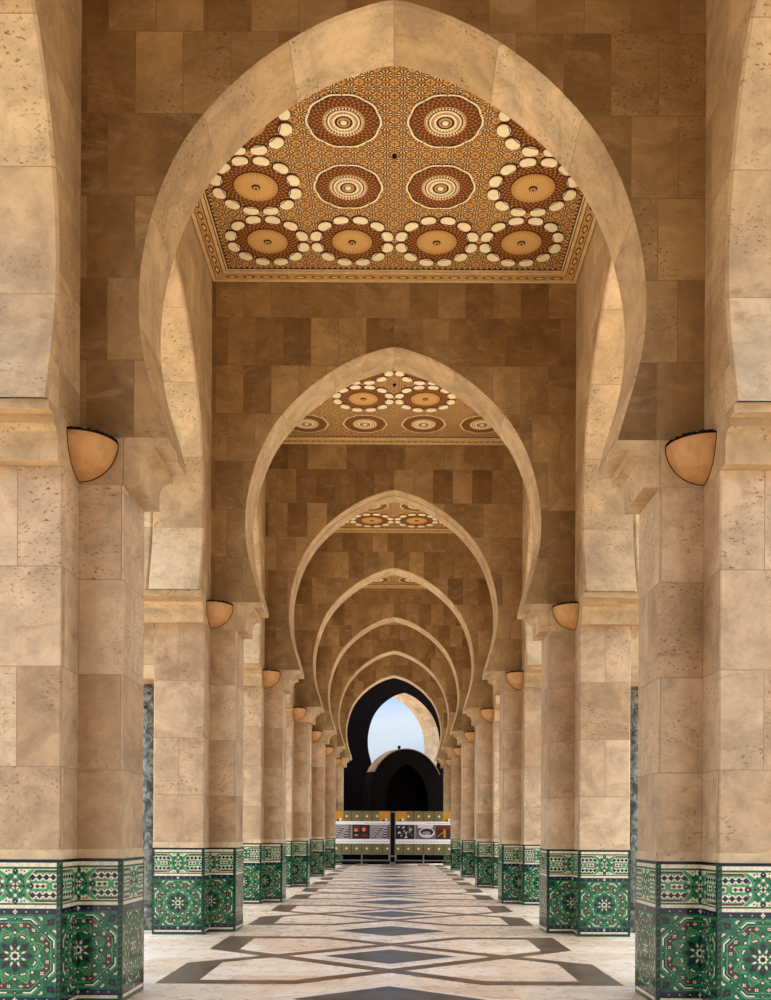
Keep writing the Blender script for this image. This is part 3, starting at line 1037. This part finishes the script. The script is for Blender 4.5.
# ------------------------------------------------------------------ building beyond the last arch, its shade put into the colours
M['dark'] = plain('dark_stone', srgb(15, 8, 6), 0.9, 0.05)  # near-black colour stands in for deep shadow on the stone
M['black'] = plain('black_void_lining', srgb(9, 5, 5), 0.95, 0.02)  # darkness inside the doorway painted as black
root = empty('far_archway', (0.50, 46.3, 0), THETA)
inner = arch_line()
TH = 1.35
b = MB()
ring = [(5.5, 0), (5.5, 12.5), (-5.5, 12.5), (-5.5, 0)] + [(-1.76, 0), (-1.76, ZS)] + list(reversed(inner)) + [(1.76, ZS), (1.76, 0)]
b.poly([(s, 0, z) for s, z in ring]); b.poly([(s, TH, z) for s, z in reversed(ring)])
b.poly([(5.5, 0, 12.5), (5.5, TH, 12.5), (-5.5, TH, 12.5), (-5.5, 0, 12.5)])
for s in (5.5, -5.5): b.poly([(s, 0, 0), (s, TH, 0), (s, TH, 12.5), (s, 0, 12.5)])
for s in (1.76, -1.76):
    b.poly([(s, 0, 0), (s, TH, 0), (s, TH, ZS), (s, 0, ZS)])
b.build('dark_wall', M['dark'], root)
b = MB()
acc = 0
for i in range(len(inner) - 1):
    (s0, z0), (s1, z1) = inner[i], inner[i + 1]
    ln = (Vector(inner[i + 1]) - Vector(inner[i])).length
    b.poly([(s0, 0.0, z0), (s0, TH, z0), (s1, TH, z1), (s1, 0.0, z1)], 0, [(0, acc), (TH, acc), (TH, acc + ln), (0, acc + ln)])
    acc += ln
rv = b.build('arch_reveal', M['dome'], root)
rv['label'] = 'sunlit tan stone underside of the arch'
b = MB()
for sg in (1, -1):
    x0, x1 = sorted((sg * 1.76, sg * 1.62))
    b.box(x0, x1, -.04, TH + .02, ZS - .10, ZS + .02)
    x0, x1 = sorted((sg * 1.76, sg * 1.69))
    b.box(x0, x1, -.03, TH + .01, ZS - .26, ZS - .10)
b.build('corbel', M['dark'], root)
tag(root, 'tall dark building wall with an open arch showing the sky', 'building')

root = empty('vaulted_porch', (0.60, 43.55, 0), THETA)
def porch_curve(hw, zs, za, n=14):
    """pointed arch from (hw, zs) to (0, za)"""
    pts = []
    rise = za - zs
    R = (hw * hw + rise * rise) / (2 * hw)
    c = hw - R
    a1 = math.asin(min(1, rise / R))
    for k in range(n + 1):
        a = a1 * k / n
        pts.append((c + R * math.cos(a), zs + R * math.sin(a)))
    return pts + [(-x, z) for x, z in reversed(pts[:-1])]
oc = porch_curve(1.86, 3.10, 4.98); ic = porch_curve(1.08, 2.75, 4.32)
DP = 0.6
b = MB()
ring = [(1.86, 0)] + oc + [(-1.86, 0), (-1.08, 0)] + list(reversed(ic)) + [(1.08, 0)]
b.poly([(s, 0, z) for s, z in ring])
for s in (1.86, -1.86): b.poly([(s, 0, 0), (s, DP, 0), (s, DP, 3.10), (s, 0, 3.10)])
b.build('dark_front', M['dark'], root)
b = MB()
line = [(1.08, 0)] + ic + [(-1.08, 0)]
for (s0, z0), (s1, z1) in zip(line, line[1:]):
    b.poly([(s0, 0, z0), (s0, DP, z0), (s1, DP, z1), (s1, 0, z1)])
b.poly([(s, DP, z) for s, z in [(1.86, 0)] + oc + [(-1.86, 0)]])
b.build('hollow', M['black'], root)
for sg in (1, -1):
    b = MB()
    for (s0, z0), (s1, z1) in zip(oc, oc[1:]):
        if min(z0, z1) < 3.75 and s0 * sg > 0: b.poly([(s0, 0, z0), (s0, DP, z0), (s1, DP, z1), (s1, 0, z1)])
    b.build('dark_shoulder', M['dark'], root)  # lower vault sides coloured black to read as shadow
b = MB()
for (s0, z0), (s1, z1) in zip(oc, oc[1:]):
    if min(z0, z1) < 3.75: continue
    b.poly([(s0 * 1.01, -.03, z0 + .02), (s0 * 1.01, DP, z0 + .02), (s1 * 1.01, DP, z1 + .02), (s1 * 1.01, -.03, z1 + .02)])
    b.poly([(s0 * 1.01, -.03, z0 + .02), (s1 * 1.01, -.03, z1 + .02), (s1 * .99, -.03, z1 - .02), (s0 * .99, -.03, z0 - .02)])
M['weathered'] = plain('weathered_brown_stone', srgb(128, 100, 78), .8, .1, var=.3, scale=3.0)  # roof stone darkened in colour to look shaded
vr = b.build('vault_roof', M['weathered'], root)
vr['label'] = 'weathered brown curved roof'
b = MB()
b.lathe([(0, 4.95), (.07, 4.95), (.05, 5.0), (.075, 5.04), (.07, 5.09), (.03, 5.12), (0, 5.13)], 14, (-.30, .2))
kn = b.build('roof_knob', M['soot'], root)
b = MB(); b.prism([(-3.4, -.9), (3.4, -.9), (3.4, 2.2), (-3.4, 2.2)], 0, .09); b.build('step', M['dark'], root)  # dark slab added over the sunlit ground to imitate shade
tag(root, 'low dark vaulted porch with pointed doorway in front of the tall archway', 'building')

# ------------------------------------------------------------------ picture banners across the end of the walkway
def olive_tile():
    t = NT('banner_olive_pattern')
    x, y, z = t.sep(t.obj())
    c = 0.408
    fx = t.math('SUBTRACT', t.math('FRACT', t.math('DIVIDE', t.math('ADD', x, 20 * c), c)), .5)
    fz = t.math('SUBTRACT', t.math('FRACT', t.math('DIVIDE', t.math('ADD', z, 1.245), .43)), .5)
    r = t.math('SQRT', t.math('ADD', t.math('MULTIPLY', fx, fx), t.math('MULTIPLY', fz, fz)))
    th = t.math('ARCTAN2', fz, fx)
    st = t.math('SINE', t.math('ADD', t.math('MULTIPLY', th, 8.0), t.math('MULTIPLY', r, 50.0)))
    col = t.mix(t.smooth(st, -.4, .6), srgb(74, 70, 38), srgb(150, 130, 84))
    col = t.mix(t.smooth(r, .13, .09), col, srgb(224, 206, 168))
    m = t.math('MAXIMUM', t.math('ABSOLUTE', fx), t.math('ABSOLUTE', fz))
    col = t.mix(t.smooth(m, .46, .485), col, srgb(40, 38, 22))
    return t.out(col, .6, .2)
M['olive'] = olive_tile()
M['ban_ochre'] = plain('banner_ochre', srgb(196, 132, 34), .6)
M['ban_white'] = plain('banner_white', srgb(238, 232, 226), .6, var=.04)
M['ban_grey'] = plain('banner_grey', srgb(150, 138, 130), .6)
M['ban_mid'] = plain('banner_mid_grey', srgb(104, 94, 90), .6)
M['ban_dark'] = plain('banner_charcoal', srgb(30, 24, 24), .6)
M['ban_red'] = plain('banner_dark_red', srgb(108, 34, 18), .6)
M['ban_glow'] = plain('banner_orange', srgb(214, 128, 84), .6)
M['ban_brown'] = plain('banner_brown', srgb(66, 36, 18), .6)
M['ban_pale'] = plain('banner_pale_pink', srgb(214, 200, 198), .6)
M['steel'] = plain('grey_steel', srgb(132, 128, 120), .4, .4, .4)
M['board'] = plain('wooden_foot', srgb(150, 116, 74), .7)
BM_ = [M['olive'], M['ban_ochre'], M['ban_white'], M['ban_grey'], M['ban_dark']]

def photo(parent, x0, x1, z0, z1, style, seed):
    rng = random.Random(seed)
    mats = {'crowd': [M['ban_grey'], M['ban_dark'], M['ban_pale'], M['ban_mid']],
            'hall': [M['ban_dark'], M['ban_red'], M['ban_glow'], M['ban_brown']],
            'dark': [M['ban_dark'], M['ban_mid'], M['ban_pale'], M['ban_grey']],
            'oval': [M['ban_mid'], M['ban_dark'], M['ban_pale'], M['ban_grey']],
            'brown': [M['ban_brown'], M['ban_ochre'], M['ban_dark'], M['ban_red']]}[style]
    b = MB()
    y = -.014
    b.box(x0, x1, y, y + .004, z0, z1, 0)
    w, h = x1 - x0, z1 - z0
    def q(a, c, d, e, mat, lay):
        yy = y - .001 * lay
        b.poly([(x0 + a * w, yy, z0 + c * h), (x0 + d * w, yy, z0 + c * h), (x0 + d * w, yy, z0 + e * h), (x0 + a * w, yy, z0 + e * h)], mat)
    def ell(cx, cz, rx, rz, mat, lay):
        b.poly([(x0 + (cx + rx * math.cos(2 * PI * k / 16)) * w, y - .001 * lay, z0 + (cz + rz * math.sin(2 * PI * k / 16)) * h) for k in range(16)], mat)
    if style == 'crowd':
        for k in range(5):
            ell(.12 + .09 * k, .15 + .15 * k, .13, .07, 1, 1); ell(.12 + .09 * k, .19 + .15 * k, .10, .03, 2, 2)
        for k in range(4):
            ell(.72 + .02 * k, .16 + .18 * k, .15 - .02 * k, .08, 1, 1); ell(.73 + .02 * k, .21 + .18 * k, .11, .03, 2, 2)
        q(.86, .0, 1, 1, 3, 3)
    elif style == 'hall':
        q(.06, .5, .42, .92, 1, 1); q(.54, .5, .86, .9, 1, 1)
        ell(.2, .62, .12, .12, 2, 2); ell(.66, .66, .1, .14, 2, 2)
        q(.08, .12, .4, .36, 3, 1); q(.54, .12, .88, .36, 1, 1); ell(.22, .26, .11, .06, 2, 2)
        q(.45, 0, .52, 1, 0, 3)
    elif style == 'dark':
        for k in range(26):
            ell(.1 + .8 * rng.random(), .08 + .8 * rng.random(), .03 + .05 * rng.random(), .03 + .06 * rng.random(), rng.choice((1, 2, 3)), 1 + k * .05)
    elif style == 'oval':
        ell(.58, .45, .42, .36, 2, 1); ell(.58, .5, .34, .25, 1, 2); ell(.56, .42, .22, .14, 3, 3); ell(.62, .24, .24, .08, 2, 4)
        q(.1, .78, .9, 1, 2, 5)
    else:
        q(.5, .1, .62, .7, 1, 1); b.poly([(x0 + .1 * w, y - .002, z0 + .12 * h), (x0 + .55 * w, y - .002, z0 + .52 * h), (x0 + .55 * w, y - .002, z0 + .6 * h), (x0 + .1 * w, y - .002, z0 + .18 * h)], 1)
        q(0, .7, 1, 1, 3, 1)
    return b.build('picture', mats, parent)

def make_banner(x0, x1, lab, pics, ends, YB=39.93):
    root = empty('picture_banner', ((x0 + x1) / 2, YB, 0))
    hw = (x1 - x0) / 2
    b = MB()
    def sheet(a, c, z0, z1, mat, lay=0): b.box(a, c, -.010 - lay * .002, .0, z0, z1, mat)
    e0, e1 = ends
    sheet(-hw, -hw + e0, 1.78, 2.18, 1); sheet(-hw + e0, hw - e1, 1.78, 2.18, 0); sheet(hw - e1, hw, 1.78, 2.18, 1)
    sheet(-hw, hw, 1.645, 1.78, 2); sheet(-hw, hw, 1.07, 1.645, 3); sheet(-hw, hw, .885, 1.07, 2)
    sheet(-hw, hw, .50, .885, 0)
    # faint rows of tiny print on the white stripes
    rng = random.Random(5)
    for z, x_a, x_b in ((.965, .05, .98), (1.70, .55, .98)):
        x = -hw + 2 * hw * x_a
        while x < -hw + 2 * hw * x_b:
            w = .03 + .07 * rng.random()
            b.box(x, x + w, -.0125, -.0105, z - .012, z + .012, 3)
            x += w + .03
    # small dark and white motifs on the ochre ends
    for cx in (-hw + e0 * .5, hw - e1 * .5):
        b.poly([(cx - .13, -.013, 1.785), (cx + .16, -.013, 1.785), (cx + .12, -.013, 1.84), (cx - .02, -.013, 1.86)], 4)
        b.poly([(cx + .02, -.014, 1.80), (cx + .12, -.014, 1.80), (cx + .09, -.014, 1.90), (cx + .04, -.014, 1.90)], 2)
    s = b.build('banner_sheet', BM_, root)
    s['label'] = 'printed sheet of olive tile pattern, white stripes and pictures'
    for k, (a, c, st) in enumerate(pics):
        photo(s, -hw + 2 * hw * a, -hw + 2 * hw * c, 1.075, 1.64, st, 10 + k)
    b = MB()
    for z in (.47, .22): b.box(-hw, hw, .002, .042, z - .02, z + .02)
    for x in (-hw + .02, hw - .02, 0.0): b.box(x - .025, x + .025, .004, .044, .08 if x == 0.0 else .2, 2.17 if x else .5)
    b.box(-hw, hw, .002, .042, 2.15, 2.19)
    b.build('frame', M['steel'], root)
    b = MB()
    b.box(-.22, .22, -.16, .2, 0, .07)
    b.build('foot', M['board'], root)
    b = MB(); b.box(-.03, .03, -.02, .05, .07, .25); b.build('leg', M['steel'], root)
    return tag(root, lab, 'banner', 'picture banners at the end of the walkway')
make_banner(-2.36, -.14, 'left picture banner on metal frame, with a red interior photo', ((0.0, .30, 'crowd'), (.33, .64, 'hall'), (.67, 1.0, 'crowd')), (.36, .42))
make_banner(.10, 2.34, 'right picture banner on metal frame, with grey crowd photos', ((0.0, .33, 'dark'), (.36, .70, 'oval'), (.71, 1.0, 'brown')), (.42, .36))
root = empty('banner_post', (-.02, 39.93, 0))
b = MB(); b.box(-.085, .085, .0, .06, .36, 2.12); b.build('panel', M['soot'], root)
b = MB()
for x in (-.1, .1): b.box(x - .015, x + .015, -.01, .07, .12, 2.18)
b.box(-.1, .1, -.01, .07, 2.13, 2.18); b.box(-.1, .1, -.01, .07, .36, .42); b.box(-.1, .1, -.01, .07, .1, .14)
b.build('frame', M['steel'], root)
b = MB(); b.box(-.11, .11, -.16, .2, 0, .10); b.build('foot', M['board'], root)
tag(root, 'narrow black upright between the two picture banners', 'post')

# ------------------------------------------------------------------ sky
W = bpy.data.worlds.new('sky')
bpy.context.scene.world = W
W.use_nodes = True
nt = W.node_tree
for n in list(nt.nodes): nt.nodes.remove(n)
out = nt.nodes.new('ShaderNodeOutputWorld'); bg = nt.nodes.new('ShaderNodeBackground')
tc = nt.nodes.new('ShaderNodeTexCoord'); mp = nt.nodes.new('ShaderNodeMapping')
mp.inputs['Scale'].default_value = (1.2, 1.2, 4.0)
nz = nt.nodes.new('ShaderNodeTexNoise'); nz.inputs['Scale'].default_value = 3.2; nz.inputs['Detail'].default_value = 5
cr = nt.nodes.new('ShaderNodeValToRGB')
cr.color_ramp.elements[0].position = .34; cr.color_ramp.elements[0].color = srgb(140, 186, 238)
cr.color_ramp.elements[1].position = .62; cr.color_ramp.elements[1].color = srgb(220, 231, 244)
nt.links.new(tc.outputs['Generated'], mp.inputs['Vector']); nt.links.new(mp.outputs[0], nz.inputs['Vector'])
nt.links.new(nz.outputs[0], cr.inputs[0]); nt.links.new(cr.outputs[0], bg.inputs['Color'])
nt.links.new(bg.outputs[0], out.inputs['Surface'])
# overcast sky: brighter towards the zenith
sx = nt.nodes.new('ShaderNodeSeparateXYZ'); nt.links.new(tc.outputs['Generated'], sx.inputs[0])
def wm(op, a, b_):
    nd = nt.nodes.new('ShaderNodeMath'); nd.operation = op
    for k, v in enumerate((a, b_)):
        if isinstance(v, (int, float)): nd.inputs[k].default_value = v
        else: nt.links.new(v, nd.inputs[k])
    return nd.outputs[0]
zen = wm('POWER', wm('MAXIMUM', sx.outputs[2], 0.0), 1.5)
nt.links.new(wm('ADD', wm('MULTIPLY', zen, 11.0), 1.08), bg.inputs['Strength'])

# sun high behind the far end of the arcade
sd = bpy.data.lights.new('sun', 'SUN'); sd.energy = 4.0; sd.angle = math.radians(2.0); sd.color = (1.0, .97, .92)
so = bpy.data.objects.new('sun', sd); C.objects.link(so)
az, el = math.radians(-96), math.radians(87)
dirv = Vector((math.sin(az) * math.cos(el), math.cos(az) * math.cos(el), math.sin(el)))
so.rotation_euler = dirv.to_track_quat('Z', 'Y').to_euler()
so.location = (0, 30, 30)

# ------------------------------------------------------------------ camera
cd = bpy.data.cameras.new('camera'); cam = bpy.data.objects.new('camera', cd); C.objects.link(cam)
cd.sensor_fit = 'VERTICAL'; cd.sensor_height = 36.0; cd.sensor_width = 36.0; cd.lens = 36.0
cd.shift_x = -0.0085; cd.shift_y = 0.3325
cam.location = (0.033, 0.0, 1.335)
cam.rotation_euler = (Matrix.Rotation(PI / 2, 3, 'X') @ Matrix.Rotation(math.radians(0.30), 3, 'Z')).to_euler()
cd.clip_end = 300
sc_ = bpy.context.scene
sc_.camera = cam
sc_.view_settings.view_transform = 'Standard'
sc_.view_settings.look = 'None'
sc_.view_settings.gamma = 1.0
sc_.view_settings.use_curve_mapping = False
sc_.view_settings.exposure = -0.48
sc_.cycles.max_bounces = 10
sc_.cycles.diffuse_bounces = 7
sc_.cycles.glossy_bounces = 4
sc_.cycles.use_denoising = True
